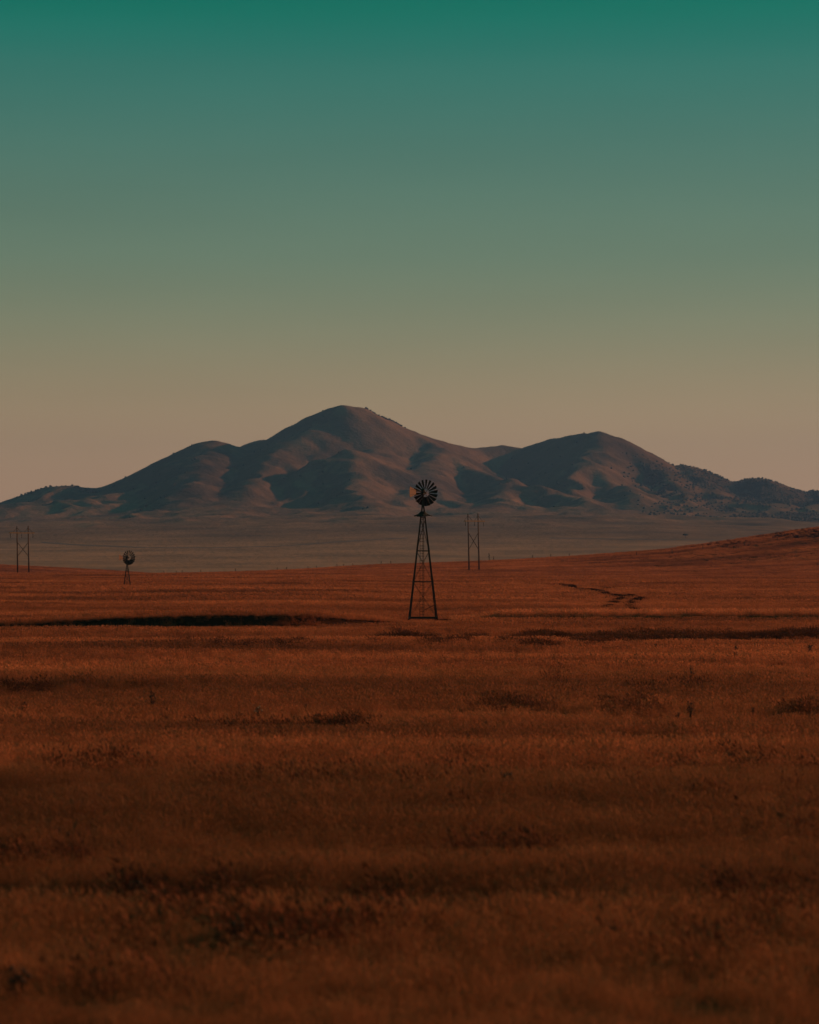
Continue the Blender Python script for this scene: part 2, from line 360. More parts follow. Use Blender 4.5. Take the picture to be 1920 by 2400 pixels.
# plain to the horizon
pv = [(-60000,-3000,-45),(60000,-3000,-45),(60000,90000,-45),(-60000,90000,-45)]
plain = tag(link('plain', mesh_np('plain', pv, [(0,1,2,3)]), M_mtn), kind='structure')

# bushes on the slopes: hundreds of small crowns that read as one cover
bs_map = np.clip(steep_left*.75+right_scrub*.8, 0, 1)
def mz_at(x, y):
    iy = np.clip(np.searchsorted(ym, y)-1, 0, len(ym)-2); ix = np.clip(np.searchsorted(um, x)-1, 0, len(um)-2)
    fy = (y-ym[iy])/(ym[iy+1]-ym[iy]); fx = (x-um[ix])/(um[ix+1]-um[ix])
    z = Zm[iy,ix]*(1-fy)*(1-fx)+Zm[iy,ix+1]*(1-fy)*fx+Zm[iy+1,ix]*fy*(1-fx)+Zm[iy+1,ix+1]*fy*fx
    return z, bs_map[iy, ix]
def ico():
    p = (1+5**.5)/2; v = np.array([(-1,p,0),(1,p,0),(-1,-p,0),(1,-p,0),(0,-1,p),(0,1,p),(0,-1,-p),(0,1,-p),(p,0,-1),(p,0,1),(-p,0,-1),(-p,0,1)], float)
    v /= np.linalg.norm(v[0]); f = np.array([(0,11,5),(0,5,1),(0,1,7),(0,7,10),(0,10,11),(1,5,9),(5,11,4),(11,10,2),(10,7,6),(7,1,8),(3,9,4),(3,4,2),(3,2,6),(3,6,8),(3,8,9),(4,9,5),(2,4,11),(6,2,10),(8,6,7),(9,8,1)])
    return v, f
IV, IF = ico()
def bush_mass(name, X, Y, Z, r, squash=.8):
    n = len(X); nv = np.repeat(IV[None], n, 0)*(1+.35*(rng.random((n, 12, 1))-.5)*2)
    nv = nv*np.stack([r, r, r*squash], -1)[:, None, :]*(.8+.4*rng.random((n, 1, 3)))
    nv = nv+np.stack([X, Y, Z+r*squash*.55], -1)[:, None, :]
    F = (IF[None]+12*np.arange(n)[:, None, None]).reshape(-1, 3)
    return link(name, mesh_np(name, nv.reshape(-1, 3), F), M_bush)
n = 60000
bx_ = rng.uniform(-1100, 1150, n); by_ = rng.uniform(4600, 6250, n); bz_, bs_ = mz_at(bx_, by_)
keep = rng.random(n) < np.where(bx_ > 450, bs_*.8, bs_*.02)
# thin line of trees down the right shoulder of the summit, on the ridge itself
sx = rng.uniform(-105, -10, 80); sy = np.interp(sx, [-150,-60,0,20], [6010,6050,6100,6110])+rng.uniform(-14, 6, 80)
tx = np.concatenate([rng.uniform(-905, -700, 120), rng.uniform(860, 1000, 60)]); ty = np.concatenate([5925+rng.uniform(-35, 10, 120), 6100+rng.uniform(-60, 0, 60)])
bx2 = np.concatenate([bx_[keep], sx, tx]); by2 = np.concatenate([by_[keep], sy, ty]); bz2, _ = mz_at(bx2, by2)
rad_ = rng.uniform(2.0, 5.5, len(bx2)); rad_[-260:-180] = rng.uniform(1.8, 3.8, 80); rad_[-180:] = rng.uniform(1.2, 3.2, 180); rad_[:-260] *= .62
tag(bush_mass('hillside_bushes', bx2, by2, bz2, rad_), 'dark green bushes scattered over the mountain slopes', 'bushes', kind='stuff')

# ------------------------------------------------------------------ grass (instanced tufts)
LIB = bpy.data.collections.new('tuft_library')
def tuft(name, n, rad, hmin, hmax, wid, lean, seed, mat, heads=0):
    r = np.random.default_rng(seed); V = []; F = []
    for i in range(n):
        a = r.uniform(0, 6.283); q = rad*math.sqrt(r.random()); x, y = q*math.cos(a), q*math.sin(a)
        h = r.uniform(hmin, hmax); la = r.normal(3.3, 1.3); l = h*abs(r.normal(0, lean)); ta = r.uniform(0, 3.1416)
        wx, wy = math.cos(ta)*wid/2, math.sin(ta)*wid/2; dx, dy = math.cos(la)*l, math.sin(la)*l
        b = len(V)
        V += [(x-wx, y-wy, -.03), (x+wx, y+wy, -.03), (x+dx*.35+wx*.8, y+dy*.35+wy*.8, h*.6), (x+dx*.35-wx*.8, y+dy*.35-wy*.8, h*.6), (x+dx, y+dy, h)]
        F += [(b, b+1, b+2), (b, b+2, b+3), (b+3, b+2, b+4)]
        if i < heads:
            b = len(V); k = wid*1.8; c = Vector((x+dx, y+dy, h)); d = Vector((dx*.4, dy*.4, h*.22))
            V += [tuple(c-d*.3), tuple(c+d*.3+Vector((k*wx/wid*2, k*wy/wid*2, 0))), tuple(c+d), tuple(c+d*.3-Vector((k*wx/wid*2, k*wy/wid*2, 0)))]
            F += [(b, b+1, b+2), (b, b+2, b+3)]
    me = mesh_np(name, V, F, False); me.materials.append(mat)
    o = bpy.data.objects.new(name, me); return o
def scatter(name, protos, X, Y, Z, sc, label, cat, tilt=.0):
    """one object: points that carry tufts as instances"""
    c = bpy.data.collections.new(name+'_tufts')
    for p in protos: c.objects.link(p)
    n = len(X); me = bpy.data.meshes.new(name); me.vertices.add(n); me.vertices.foreach_set('co', np.stack([X, Y, Z], -1).astype(np.float32).ravel())
    a = me.attributes.new('sc', 'FLOAT', 'POINT'); a.data.foreach_set('value', sc.astype(np.float32))
    # lean of the tufts: mostly the one way the wind has laid them, turned only a little
    a = me.attributes.new('rz', 'FLOAT', 'POINT'); a.data.foreach_set('value', rng.normal(0, .9, n).astype(np.float32))
    o = link(name, me, None)
    ng = bpy.data.node_groups.new(name+'_nodes', 'GeometryNodeTree')
    ng.interface.new_socket('Geometry', in_out='INPUT', socket_type='NodeSocketGeometry'); ng.interface.new_socket('Geometry', in_out='OUTPUT', socket_type='NodeSocketGeometry')
    L = ng.links; nn = ng.nodes.new
    gi = nn('NodeGroupInput'); go = nn('NodeGroupOutput'); ip = nn('GeometryNodeInstanceOnPoints'); mp = nn('GeometryNodeMeshToPoints')
    ci = nn('GeometryNodeCollectionInfo'); ci.inputs[0].default_value = c; ci.inputs['Separate Children'].default_value = True; ci.inputs['Reset Children'].default_value = True
    rv = nn('FunctionNodeRandomValue'); rv.data_type = 'INT'; rv.inputs[4].default_value = 0; rv.inputs[5].default_value = len(protos)-1
    asc = nn('GeometryNodeInputNamedAttribute'); asc.data_type = 'FLOAT'; asc.inputs[0].default_value = 'sc'
    arz = nn('GeometryNodeInputNamedAttribute'); arz.data_type = 'FLOAT'; arz.inputs[0].default_value = 'rz'
    cr = nn('ShaderNodeCombineXYZ'); L.new(arz.outputs[0], cr.inputs['Z'])
    L.new(gi.outputs[0], mp.inputs[0]); L.new(mp.outputs[0], ip.inputs['Points']); L.new(ci.outputs[0], ip.inputs['Instance'])
    ip.inputs['Pick Instance'].default_value = True; L.new(rv.outputs[2], ip.inputs['Instance Index'])
    L.new(cr.outputs[0], ip.inputs['Rotation']); L.new(asc.outputs[0], ip.inputs['Scale']); L.new(ip.outputs[0], go.inputs[0])
    md = o.modifiers.new('scatter', 'NODES'); md.node_group = ng
    return tag(o, label, cat, kind='stuff')
def wedge(y0, y1, dens, margin=1.30, side=3.0):
    A = .165*margin*(y1*y1-y0*y0)+2*side*(y1-y0); n = int(A*dens*1.25)
    y = np.sqrt(rng.uniform(y0*y0, y1*y1, n)); hw = .165*margin*y+side
    x = rng.uniform(-1, 1, n)*hw
    return x, y
# how tall and thick the grass stands from place to place
def vigour(x, y): return np.clip(1+.6*fbm(x/11., y/5., 4)+.25*fbm(x/1.7+5, y/1.7, 2), .35, 1.9)
rings = [(24.5, 60, 11., 'near', dict(n=90, rad=.34, hmin=.10, hmax=.40, wid=.005, lean=.8), .9),
         (60, 120, 7., 'mid', dict(n=70, rad=.40, hmin=.12, hmax=.40, wid=.009, lean=.7), .9),
         (120, 300, 3.4, 'far', dict(n=50, rad=.50, hmin=.14, hmax=.40, wid=.020, lean=.5), .8),
         (300, 930, .42, 'distant', dict(n=60, rad=1.3, hmin=.10, hmax=.32, wid=.05, lean=.5), 1.0)]
for y0, y1, dens, nm, kw, sc0 in rings:
    x, y = wedge(y0, y1, dens)
    v = vigour(x, y)
    near_bank = (np.abs(y-bank_line(x)) < 9) & (bank_h(x) > .1)
    short = np.where((y < bank_line(x)) & near_bank, .38, 1.0)
    tramp = np.exp(-(((x-1.3)/3.2)**2+((y-233)/5.)**2)*.8); short = short*(1-.75*tramp)*np.where((np.abs(x-1.3) < 2.6) & (y > 214) & (y < 237), .6, 1)
    k = (rng.random(len(x)) < .55+.3*v) & (dark_mask(x, y) < .3)
    # a few tufts hang over the bank
    x, y, v, short = x[k], y[k], v[k], short[k]
    protos = [tuft('grass_tuft', seed=100*int(y0)+i, mat=M_near if nm == 'near' or (nm == 'mid' and i < 2) else M_grass, heads=kw['n']//4, **kw) for i in range(5)]
    scatter('%s_grass' % nm, protos, x, y, zfield(x, y), sc0*v*short, {'near':'rust brown dry grass nearest the road','mid':'rust brown dry grass across the middle of the field','far':'orange lit dry grass round the tall windmill','distant':'short orange dry grass up to the field crest'}[nm], 'grass')

x, y = wedge(1000, 1210, .5, 1.4); k = x < -75; x, y = x[k], y[k]
scatter('swell_grass', [tuft('grass_tuft', 50, 1.3, .1, .4, .07, .5, 800+i, M_grass) for i in range(3)], x, y, zfield(x, y), .9*vigour(x, y), 'brown grass on the low swell behind the left power pole', 'grass')
# dark tufts added as the shade of ruts, hollows and ditch; forb drifts elsewhere
def path_pts(pts, per, jit):
    out_ = []
    W = [hit(*p) for p in pts]
    for (x0, y0), (x1, y1) in zip(W[:-1], W[1:]):
        L = math.hypot(x1-x0, y1-y0)
        for i in range(int(L*per)+1):
            t = rng.random(); out_.append((x0+(x1-x0)*t+rng.normal(0, jit), y0+(y1-y0)*t+rng.normal(0, jit)))
    return out_
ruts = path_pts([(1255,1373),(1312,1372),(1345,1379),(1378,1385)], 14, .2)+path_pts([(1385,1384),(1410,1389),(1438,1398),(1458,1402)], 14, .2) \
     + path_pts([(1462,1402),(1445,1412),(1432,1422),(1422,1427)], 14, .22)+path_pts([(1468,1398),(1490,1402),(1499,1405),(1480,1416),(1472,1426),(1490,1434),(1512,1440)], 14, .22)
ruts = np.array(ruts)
wp = [tuft('forb_shade_tuft', 45, .25, .10, .36, .035, .5, 900+i, M_forb_shade) for i in range(4)]
scatter('rut_shade', wp, ruts[:,0], ruts[:,1], zfield(ruts[:,0], ruts[:,1]), rng.uniform(.8, 1.3, len(ruts)), 'dark tufts put in for the shade of the curving vehicle ruts right of the windmill', 'weeds')
drifts = []   # (px0, px1, py, spread in rows, count)
for px0, px1, py, sp_, cnt in [(1010,1120,1506,5,350),(1230,1420,1503,9,1500),(1420,1560,1501,6,700),(1560,1920,1494,8,2200),(1240,1300,1518,2,260),(900,1010,1500,10,350),
        (660,720,1516,6,140),(1120,1260,1664,8,500),(1440,1540,1668,8,420),(1840,1930,1672,5,380),(0,100,1620,5,300),(480,840,1717,6,700),(760,850,1710,4,320),
        (420,640,1515,5,200),(1290,1340,1590,16,160),(1480,1640,1625,6,260),(560,960,1846,9,620),(960,1180,1848,7,420),(0,200,2032,8,200),(150,330,1806,10,220),
        (0,330,2360,34,420),(300,620,2150,22,420),(500,960,2200,24,560),(560,600,2225,12,120),(300,340,2110,22,70),(1500,1860,2240,14,120),(1050,1300,2010,10,160),(1200,1900,1900,30,260),
        (1600,1925,1808,12,220),(860,900,2140,10,40),(1680,1920,2140,20,180)]:
    wv = rng.uniform(0, 6.3); wide = px1-px0
    for i in range(int(cnt*(.6 if py < 1530 else .16))):
        t = .5+.85*(rng.beta(2.2, 2.2)-.5)*2; px = px0+wide*t
        yy = py+sp_*.7*math.sin(wv+t*5)+rng.normal(0, sp_*(.45+.25*math.sin(wv*2+t*9))*(1 if py < 1530 else 2.1))
        if yy < 2340: drifts.append(hit(px, yy))
drifts = np.array(drifts)
wp2 = [tuft('drift_tuft', 60, .30, .10, .50, .014, .5, 950+i, M_weed_shade, 20) for i in range(4)]
scatter('weed_shade_drifts', wp2, drifts[:,0], drifts[:,1], zfield(drifts[:,0], drifts[:,1]), rng.uniform(.5, 1.1, len(drifts)), 'blackish weeds and added hollow shade in long drifts through the dry field', 'weeds')
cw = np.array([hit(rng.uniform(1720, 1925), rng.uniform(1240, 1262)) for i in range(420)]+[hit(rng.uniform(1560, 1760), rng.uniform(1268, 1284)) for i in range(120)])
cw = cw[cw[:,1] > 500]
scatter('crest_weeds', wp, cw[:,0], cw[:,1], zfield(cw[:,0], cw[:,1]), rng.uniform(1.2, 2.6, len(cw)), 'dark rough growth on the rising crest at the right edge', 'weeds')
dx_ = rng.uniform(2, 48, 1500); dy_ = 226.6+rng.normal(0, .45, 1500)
scatter('ditch_shade', wp, dx_, dy_, zfield(dx_, dy_), rng.uniform(.5, 1.1, 1500), 'thin line of dark tufts put in for the shade of the shallow ditch right of the windmill', 'weeds')  # tufts stand in for the shadow line along the ditch
px_ = rng.uniform(4, 48, 3600); py_ = rng.uniform(228.5, 236, 3600); kk = vigour(px_*2, py_)*rng.random(3600) > .35; px_, py_ = px_[kk], py_[kk]
scatter('ditch_grass', [tuft('pale_tuft', 50, .35, .2, .55, .018, .6, 970+i, M_pale, 12) for i in range(3)], px_, py_, zfield(px_, py_), rng.uniform(.5, 1.15, len(px_)), 'taller bright orange grass along the ditch right of the windmill', 'grass')
fx_ = np.concatenate([rng.normal(-10.6, .35, 90), rng.normal(-8.6, .5, 90), rng.normal(-20, .3, 30), rng.uniform(-36, -8, 160)]); fy_ = bank_line(fx_)+rng.uniform(-.5, .4, len(fx_))
scatter('bank_face_grass', [tuft('hanging_tuft', 40, .25, .12, .5, .012, .8, 980+i, M_grass, 8) for i in range(3)], fx_, fy_, zfield(fx_, fy_), rng.uniform(.4, 1.0, len(fx_)), 'strips of orange grass growing down the face of the black bank', 'grass')
bxs = rng.uniform(-38, 1, 900); bys = bank_line(bxs)+rng.uniform(.2, .9, 900)
scatter('bank_top_grass', [tuft('fringe_tuft', 40, .3, .1, .34, .014, .7, 990+i, M_grass, 8) for i in range(3)], bxs, bys, zfield(bxs, bys), rng.uniform(.35, .8, 900), 'short orange grass fringe along the top of the black bank', 'grass')

# ------------------------------------------------------------------ windmills
def windmill(name, loc, H, base_w, wheel_r, hub_r, yaw, platform=True, ladder=True, sections=None, top_w=.46):
    """H: height of the wheel axle; tower tapers in a straight line"""
    root = empty(name, loc)
    zt = H-1.25*(wheel_r/1.22)                                   # wheel just clears the tower top
    wd = lambda z: max(.10, base_w*(1-z/(H-.2)))
    tw = R(2.5)                                                     # tower turned a little
    def cor(i, z, k=1.0):
        s = wd(z)/2*k/1.05; a = [(-1,-1),(1,-1),(1,1),(-1,1)][i]
        return Vector((a[0]*s*math.cos(tw)-a[1]*s*math.sin(tw), a[0]*s*math.sin(tw)+a[1]*s*math.cos(tw), z))
    ztop = H-.55
    for i in range(4):
        m = MB(); a = cor(i, -.05); b = cor(i, ztop)
        cx = -1 if i in (1, 2) else 1; cy = -1 if i in (2, 3) else 1
        m.angle(a, b, .10, .022, (cx*math.cos(tw), cx*math.sin(tw), 0), (-cy*math.sin(tw), cy*math.cos(tw), 0))
        m.build('leg', M_steel, root)
    for z, r in sections:
        for i in range(4):
            m = MB(); a = cor(i, z); b = cor((i+1) % 4, z)
            d = (b-a).normalized(); m.box(((a+b)/2)[:], (0,0,0)) if False else None
            m.sheet([a+Vector((0,0,-r)), b+Vector((0,0,-r)), b+Vector((0,0,r)), a+Vector((0,0,r))], d.cross(Vector((0,0,1))), .04)
            m.build('girt', M_steel, root)
    zs = [z for z, r in sections if r > .03]
    if not zs: zs = [z for z, r in sections]
    for za, zb in zip(zs[:-1], zs[1:]):
        for i in range(4):
            m = MB(); m.tube(cor(i, za), cor((i+1) % 4, zb), .019, n=4); m.build('brace_rod', M_steel, root)
            m = MB(); m.tube(cor((i+1) % 4, za), cor(i, zb), .019, n=4); m.build('brace_rod', M_steel, root)
    m = MB(); m.tube((0,0,-.05), (0,0,H-.3), .028, n=6); m.build('pump_rod', M_steel, root)
    if ladder:
        y = -wd(3)/2*0-.12; x0 = -.09
        m = MB()
        for s in (-.2, .2): m.tube((x0+s, y, .4), (x0+s*.8, y, zt-.6), .022, n=4)
        L = m.build('ladder', M_steel, root); z = .7; k = 0
        while z < zt-.7:
            mm_ = MB(); mm_.tube((x0-.2, y, z), (x0+.2, y, z), .022, n=4); mm_.build('rung', M_steel, L); z += .40 if k % 2 else .27; k += 1
        m = MB(); m.tube((.20, -.2, 1.17), (1.08, -.35, 1.58), .030, n=5); m.tube((.20,-.2,1.17), (0,-.02,1.0), .018, n=5); m.build('pump_lever', M_steel, root)
    if platform:
        pz = H-2.08
        # round skirted platform: low cone of planks with a rim
        n = 16
        for k in range(n):
            a0 = 2*math.pi*k/n+.02; a1 = 2*math.pi*(k+1)/n-.02; rr = .84*(1+.05*math.sin(k*2.3))
            m = MB(); p = [Vector((.22*math.cos(a0), .22*math.sin(a0), pz+.34)), Vector((.22*math.cos(a1), .22*math.sin(a1), pz+.34)),
                           Vector((.42*math.cos(a1), .42*math.sin(a1), pz+.13)), Vector((.42*math.cos(a0), .42*math.sin(a0), pz+.13))]
            p2 = [p[3], p[2], Vector((rr*math.cos(a1), rr*math.sin(a1), pz-.06+.03*math.sin(k))), Vector((rr*math.cos(a0), rr*math.sin(a0), pz-.06+.03*math.sin(k)))]
            m.sheet(p, (0,0,1), .02); m.sheet([q-Vector((0,0,.004)) for q in p2], (0,0,1), .03); m.build('platform_plank', M_plat, root)
        m = MB()
        for s in (-1, 1): m.box((0, s*.2, pz-.05), (.42, .03, .04))
        m.build('platform_joist', M_plat, root)
    # head: yaw turns +X axis (towards the wheel)
    head = empty('head', (0,0,H)); head.parent = root; head.rotation_euler = (0,0,yaw)
    bx = .50*wheel_r/1.22
    m = MB(); m.tube((0,0,-.55), (0,0,-.1), .07, .10, n=8); m.box((0,0,-.04), (.20,.13,.13)); m.tube((-.1,0,0), (bx+.12,0,0), .04, n=8)
    m.build('gearbox', M_blade, head)
    m = MB()                                                     # rounded pointed hood over the gears
    prof = [(-.28,.02,.14), (-.18,.16,.30), (0,.20,.40), (.14,.17,.30), (.22,.05,.12)]
    vs = []
    for x, w, h in prof:
        for a in range(7):
            t = math.pi*a/6; vs.append((x, w*math.cos(t), .02+h*math.sin(t)))
    m.poly(vs, [(i*7+j, i*7+j+1, (i+1)*7+j+1, (i+1)*7+j) for i in range(4) for j in range(6)]); m.build('hood', M_blade, head, True)
    wh = empty('wheel', (bx, 0, 0)); wh.parent = head
    m = MB(); m.tube((-.10,0,0), (.10,0,0), .09, n=10); m.build('hub', M_blade, wh)
    def ring(r, t):
        m = MB(); n = 36
        for k in range(n):
            a0 = 2*math.pi*k/n; a1 = 2*math.pi*(k+1)/n
            m.tube((0, r*math.cos(a0), r*math.sin(a0)), (0, r*math.cos(a1), r*math.sin(a1)), t, n=4, caps=False)
        return m
    ring(hub_r, .012).build('inner_rim', M_steel, wh); ring(wheel_r*.80, .011).build('outer_rim', M_steel, wh)
    for k in range(6):
        a = 2*math.pi*k/6+.17; m = MB()
        for s in (-.07, .07): m.tube((s, .08*math.cos(a), .08*math.sin(a)), (0, wheel_r*.8*math.cos(a+.03*s), wheel_r*.8*math.sin(a)), .011, n=4)
        m.build('spoke', M_steel, wh)
    nb = 18; pitch = R(33)
    # one sail of curved sheet metal, wider at the tip; then its copies round the wheel
    vs = []; fs = []; nr = 4; nc = 5
    for i in range(nr):
        r = hub_r+(wheel_r-hub_r)*i/(nr-1); w = .265*r
        for j in range(nc):
            u = (j/(nc-1)-.5)*w*1.18; cu = .05*(1-(2*j/(nc-1)-1)**2)*w/.28
            vs.append((u*math.sin(pitch)+cu*math.cos(pitch), u*math.cos(pitch)-cu*math.sin(pitch), r))
    nfr = len(vs); vs += [(x+.006, y, z) for x, y, z in vs]
    for i in range(nr-1):
        for j in range(nc-1):
            a = i*nc+j; fs += [(a, a+1, a+nc+1, a+nc), (nfr+a, nfr+a+nc, nfr+a+nc+1, nfr+a+1)]
    bm = bpy.data.meshes.new('blade'); bm.from_pydata(vs, [], fs); bm.materials.append(M_blade); bm.update()
    for k in range(nb):
        b = bpy.data.objects.new('blade', bm); COL.objects.link(b); b.parent = wh; b.rotation_euler = (2*math.pi*(k+.25)/nb, 0, 0)
    # tail: twin booms and a flared sheet vane
    s = wheel_r/1.22
    m = MB(); m.tube((-.2,0,.05), (-2.5*s,0,.28*s), .024, n=5); m.tube((-.2,0,-.1), (-2.5*s,0,-.26*s), .024, n=5); m.build('tail_boom', M_steel, head)
    m = MB(); m.sheet([(-1.42*s,0,-.20*s),(-2.62*s,0,-.50*s),(-2.72*s,0,-.2*s),(-2.72*s,0,.2*s),(-2.62*s,0,.50*s),(-1.42*s,0,.22*s)], (0,1,0), .012); m.build('tail_vane', M_vane, head)
    return root
WX, WY = pxX(991.5, 235), 235.0
wz = float(zfield(WX, WY))
sc = FPX/235.
wm = windmill('windmill', (WX, WY, wz), (1457.5-1154)/sc, 2.80, 1.22, .40, R(63), True, True,
    [((1457.5-1447)/sc, .075), ((1457.5-1363)/sc, .05), ((1457.5-1327.5)/sc, .012), ((1457.5-1290.6)/sc, .05), ((1457.5-1213)/sc, .035)])
tag(wm, 'tall dark water pumping windmill with a platform, rising in the middle of the field', 'windmill', 'water pumping windmills')
Y2 = 423.; X2 = pxX(298.5, Y2); z2 = pyZ(1374, Y2)
wm2 = windmill('windmill', (X2, Y2, float(zfield(X2, Y2))), (1374-1307)/(FPX/Y2), 1.25, 1.20, .42, R(66), False, False, [(.5,.02),(1.9,.02),(3.2,.02)])
tag(wm2, 'small far windmill on a short bare tower, between the left poles and the black bank', 'windmill', 'water pumping windmills')

# ------------------------------------------------------------------ H-frame power poles
def hframe(px_l, px_r, base_l, base_r, top_l, top_r, lean, Y, label, armpx, army, bright=True):
    s = FPX/Y; xc = pxX((px_l+px_r)/2, Y); root = empty('power_pole', (xc, Y, float(zfield(xc, Y))), R(38)); cs = 1/math.cos(R(38))
    gz = root.location.z
    pts = []
    for px, pb, pt in ((px_l, base_l, top_l), (px_r, base_r, top_r)):
        x = (pxX(px, Y)-xc)*cs; h = (pb-pt)/s
        zb = float(zfield(x*math.cos(R(38))+xc, Y+x*math.sin(R(38))))-gz; topx = x+lean/s
        m = MB(); m.tube((x, 0, zb-.3), (topx, 0, zb+h), .24, .15, n=8); m.build('pole', M_pole, root, True)
        pts.append((x, zb, topx, zb+h))
    def on(i, z):
        x, zb, tx, zt = pts[i]; return x+(tx-x)*(z-zb)/(zt-zb)
    za = (max(base_l, base_r)-army)/s
    m = MB(); xa0 = (pxX(armpx[0], Y)-xc)*cs; xa1 = (pxX(armpx[1], Y)-xc)*cs
    m.box(((xa0+xa1)/2, -.28, za), ((xa1-xa0)/2, .09, .16)); m.box(((xa0+xa1)/2, .28, za), ((xa1-xa0)/2, .09, .16)); m.build('crossarm', M_arm, root)
    z1 = (base_l-(base_l-(base_l-top_l)*.64))/s; h = (base_l-top_l)/s
    for a, b in (((0, .66), (1, .36)), ((1, .66), (0, .36))):
        m = MB(); yy = -.2 if a[0] == 0 else .2
        m.tube((on(a[0], a[1]*h), yy, a[1]*h), (on(b[0], b[1]*h), yy, b[1]*h), .085, n=5); m.build('cross_brace', M_pole, root)
    for i in (0, 1):
        for d in (-1, 1):
            xe = on(i, za)+d*(1.5); m = MB(); m.tube((on(i, h*.97), 0, h*.97), (xe, -.1, za+.1), .05, n=4); m.build('arm_brace', M_pole, root)
    for x in (xa0+.3, (xa0+xa1)/2, xa1-.3):
        m = MB()
        for k in range(7): m.tube((x, 0, za-.25-k*.17), (x, 0, za-.33-k*.17), .13, .07, n=8)
        m.tube((x, 0, za-.1), (x, 0, za-1.5), .02, n=4); m.build('insulator_string', M_ins, root)
    tag(root, label, 'power pole', 'wooden H-frame power poles')
    return root, (xa0+xc, (xa0+xa1)/2+xc, xa1+xc), gz+za-1.5
Y3 = 750.
h1 = hframe(43.5, 67, 1348, 1348, 1237, 1235, -2.5, Y3, 'two legged wooden power pole near the left edge, beyond the small windmill', (26, 77), 1252)
h2 = hframe(1099.5, 1123.5, 1339, 1338.5, 1205, 1204, -3.5, Y3, 'two legged wooden power pole just right of the tall windmill', (1089, 1136), 1222)

# ------------------------------------------------------------------ fence posts along the crest
ORD = ['leftmost', 'second from left', 'third from left', 'fourth from left', 'fifth from left', 'sixth from left', 'seventh from left', 'rightmost']
PG = [('among the fence posts between the small windmill and the black bank', 893, [385,414,427,470]),
      ('among the fence posts on the crest above the black bank', 893, [552,650,672,722,742]),
      ('among the fence posts on the crest just left of the tall windmill', 893, [790,806,827,893,917]),
      ('of the fence posts on the crest right of the right power pole', 893, [1248,1291,1334]),
      ('of the fence posts on the slope climbing to the right edge', 840, [1492,1576,1648,1745,1822])]
PL = [(px, Yp, 1.15+.5*rng.random(), (ORD[i] if i < len(P_)-1 else 'rightmost')+' '+w, w) for w, Yp, P_ in PG for i, px in enumerate(P_)]
PL += [(1147, 893, 3.0, 'tallest crooked post on the crest, right beside the power pole', None), (1157, 893, 1.9, 'shorter post beside the tallest crooked post on the crest', None)]
for px, Yp, hgt, lb, w_ in PL:
    x = pxX(px, Yp); z = float(zfield(x, Yp))
    m = MB(); w = .10+.04*rng.random(); lx = rng.normal(0, .06)
    m.tube((0,0,-.2), (lx, 0, hgt*.6), w, w*.95, n=6); m.tube((lx,0,hgt*.6), (lx*1.9, 0, hgt), w*.95, w*.8, n=6)
    if px == 1147: m.tube((-.35, 0, hgt*.55), (.2, 0, hgt*.8), .09, n=5)
    o = m.build('fence_post', M_post); o.location = (x, Yp, z)
    tag(o, lb, 'fence post', 'weathered fence posts along the field crest')

# ------------------------------------------------------------------ single weeds that stand out of the grass
def thistle(px, py, size, label, pale=False, tall=1.0):
    x, y = hit(px, py+size*.45*FPX/6000); s = size*y/FPX; z = float(zfield(x, y))
    root = empty('thistle', (x, y, z)); H = s*1.1*tall+.18
    m = MB(); heads = []
    for k in range(9):
        a = random.uniform(0, 6.28); l = random.uniform(.15, .5)*s; h = H*random.uniform(.6, 1.0)
        p = (math.cos(a)*l, math.sin(a)*l, h); m.tube((0,0,-.02), (p[0]*.3, p[1]*.3, h*.5), .012, .010, n=4, caps=False); m.tube((p[0]*.3, p[1]*.3, h*.5), p, .010, .006, n=4); heads.append(p)
    m.build('stem', M_thistle, root)
    n = 90; V = []; F = []
    for k in range(n):
        a = random.uniform(0, 6.28); t = random.random(); l = s*.5*math.sqrt(random.random()); h = H*(.35+.6*t)
        c = Vector((math.cos(a)*l*(1-.4*abs(t-.4)), math.sin(a)*l*(1-.4*abs(t-.4)), h)); d = Vector((random.gauss(0,1), random.gauss(0,1), random.gauss(0,.8))).normalized(); e = d.orthogonal().normalized()
        q = s*random.uniform(.06, .13); b = len(V); V += [c-d*q, c+e*q*.35, c+d*q, c-e*q*.35]; F.append((b, b+1, b+2, b+3))
    mb = MB(); mb.poly(V, F); mb.build('leaves', M_thistle, root)
    for p in heads[:6]:
        m = MB(); c = Vector(p); r = .035*s/.3
        m.poly([c+Vector(v)*r for v in IV], [tuple(f) for f in IF]); m.build('flower_head', M_thpale if pale else M_thistle, root)
    return tag(root, label, 'weed', 'dark weeds standing out of the grass')
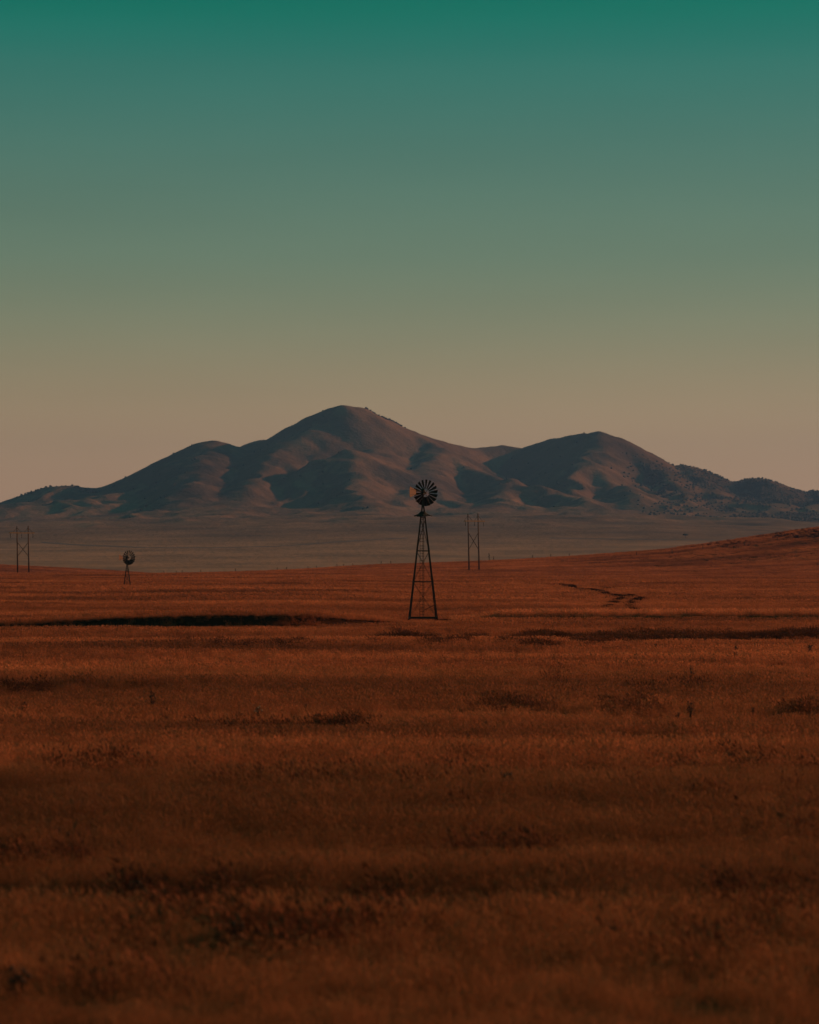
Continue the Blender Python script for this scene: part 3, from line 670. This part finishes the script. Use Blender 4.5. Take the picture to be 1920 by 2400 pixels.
TH = [(57,1672,22,'round black thistle clump close to the left edge of the field'),
 (128,1693,9,'tiny dark weed below and right of the round black clump'),
 (173,1663,9,'small dark weed right of the round black clump'),
 (358,1662,18,'leaning dark weed under the middle of the black bank'),
 (607,1679,20,'dark thistle with pale seed tops in the left middle of the field'),
 (833,1700,24,'dark two headed thistle at the right end of a dark drift'),
 (717,1667,9,'small dark weed between the two bigger thistles'),
 (1539,1523,11,'small forked weed just below the dark hollow on the right'),
 (1725,1527,11,'upper of two weeds below the dark hollow near the right edge'),
 (1723,1541,11,'flat lower one of two weeds below the dark hollow'),
 (1896,1529,16,'dark domed weed at the right edge below the dark hollow'),
 (1620,1595,14,'dark upright weed with a spreading foot on the right'),
 (1665,1612,7,'tiny dark weed right of the upright weed'),
 (1588,1689,13,'flat black weed lying low in the right of the field'),
 (1619,1690,20,'tall narrow dark weed beside the flat black one'),
 (1765,1676,11,'dark weed in the drift near the right edge'),
 (1188,1849,34,'squat black weed clump in the centre of the field'),
 (322,2115,44,'big dark weed standing in the foreground on the left'),
 (558,2222,46,'black weed clump in the foreground drift left of centre'),
 (884,2148,34,'dark round weed in the foreground near the centre'),
 (42,2335,60,'largest dark weed in the bottom left corner'),
 (1620,1880,16,'small weed in the right foreground grass'),
 (1108,1950,18,'small dark weed with pale tip right of centre')]
for i, (px, py, s_, lb) in enumerate(TH):
    thistle(px, py, s_, lb, pale=(px in (607, 1108)), tall=1.9 if px in (1619, 358, 1620) else 1.0)

# ------------------------------------------------------------------ far track across the foot of the mountain
def ribbon(name, pts, w, mat_, kind):
    V = []
    P_ = []
    for (a, b) in zip(pts[:-1], pts[1:]):
        for t in np.linspace(0, 1, 24, endpoint=False): P_.append((a[0]+(b[0]-a[0])*t, a[1]+(b[1]-a[1])*t))
    x = np.array([p[0] for p in P_]); y = np.array([p[1] for p in P_]); y = y+4*fbm(x/30., y/30., 3)
    z, _ = mz_at(x, y); z2_, _ = mz_at(x, y+w)
    V = np.concatenate([np.stack([x, y, z+.4], -1), np.stack([x, y+w, z2_+.4], -1)]); n = len(x)
    F = [(i, i+1, n+i+1, n+i) for i in range(n-1)]
    return tag(link(name, mesh_np(name, V, F), mat_), kind=kind)

def mhit(px, py):
    Y = np.linspace(3000, 6000, 1500); g, _ = mz_at(pxX(px, Y), Y); k = int(np.argmax(pyZ(py, Y) <= g)); return pxX(px, Y[k]), Y[k]
M_track = mat('track_earth', (.05,.035,.03), scale=.02)
ribbon('farm_track', [mhit(*p) for p in [(95,1272),(200,1279),(334,1284),(500,1285),(640,1282),(720,1277),(780,1272),(860,1267),(960,1262)]], 16, M_track, 'structure')
ribbon('farm_track', [mhit(*p) for p in [(1290,1262),(1350,1263),(1460,1265),(1560,1266),(1700,1267)]], 14, M_track, 'structure')

tx_, ty_ = mhit(1607, 1261); tx_ = float(tx_); ty_ = float(ty_); tz_ = float(mz_at(np.array([tx_]), np.array([ty_]))[0][0])
tree = empty('tree', (tx_, ty_, tz_)); m = MB(); m.tube((0,0,-.5), (.3,0,3.5), .4, .22, n=7); m.tube((.3,0,3), (1.6,.4,5), .2, .1, n=5); m.tube((.3,0,3), (-1.4,-.3,5), .2, .1, n=5); m.build('trunk', M_pole, tree)
V = []; F = []
for k in range(42):
    a = rng.uniform(0, 6.28); q = 3.2*math.sqrt(rng.random()); c = Vector((q*math.cos(a), q*math.sin(a), 4.6+rng.normal(0, 1.1)*(1-q/5))); r_ = rng.uniform(.6, 1.2); b = len(V)
    V += [tuple(c+Vector(v)*r_*rng.uniform(.7, 1.2)) for v in IV]; F += [tuple(b+int(t_) for t_ in f) for f in IF]
m = MB(); m.poly(V, F); m.build('crown', M_bush, tree)
tag(tree, 'lone dark tree on the pale plain, below the right end of the mountain', 'tree')

# ------------------------------------------------------------------ air
hz = MB(); hz.box((0, 4500, 205), (7000, 4900, 255))
M_haze = bpy.data.materials.new('haze'); M_haze.use_nodes = True; t = M_haze.node_tree; t.nodes.clear()
o_ = t.nodes.new('ShaderNodeOutputMaterial'); pvn = t.nodes.new('ShaderNodeVolumePrincipled')
pvn.inputs['Color'].default_value = (.20,.42,.95,1); pvn.inputs['Density'].default_value = 5.6e-5; pvn.inputs['Anisotropy'].default_value = .3
t.links.new(pvn.outputs[0], o_.inputs['Volume'])
haze = tag(hz.build('haze', M_haze), 'pale dusk haze lying between the field and the mountains', 'haze', kind='stuff')
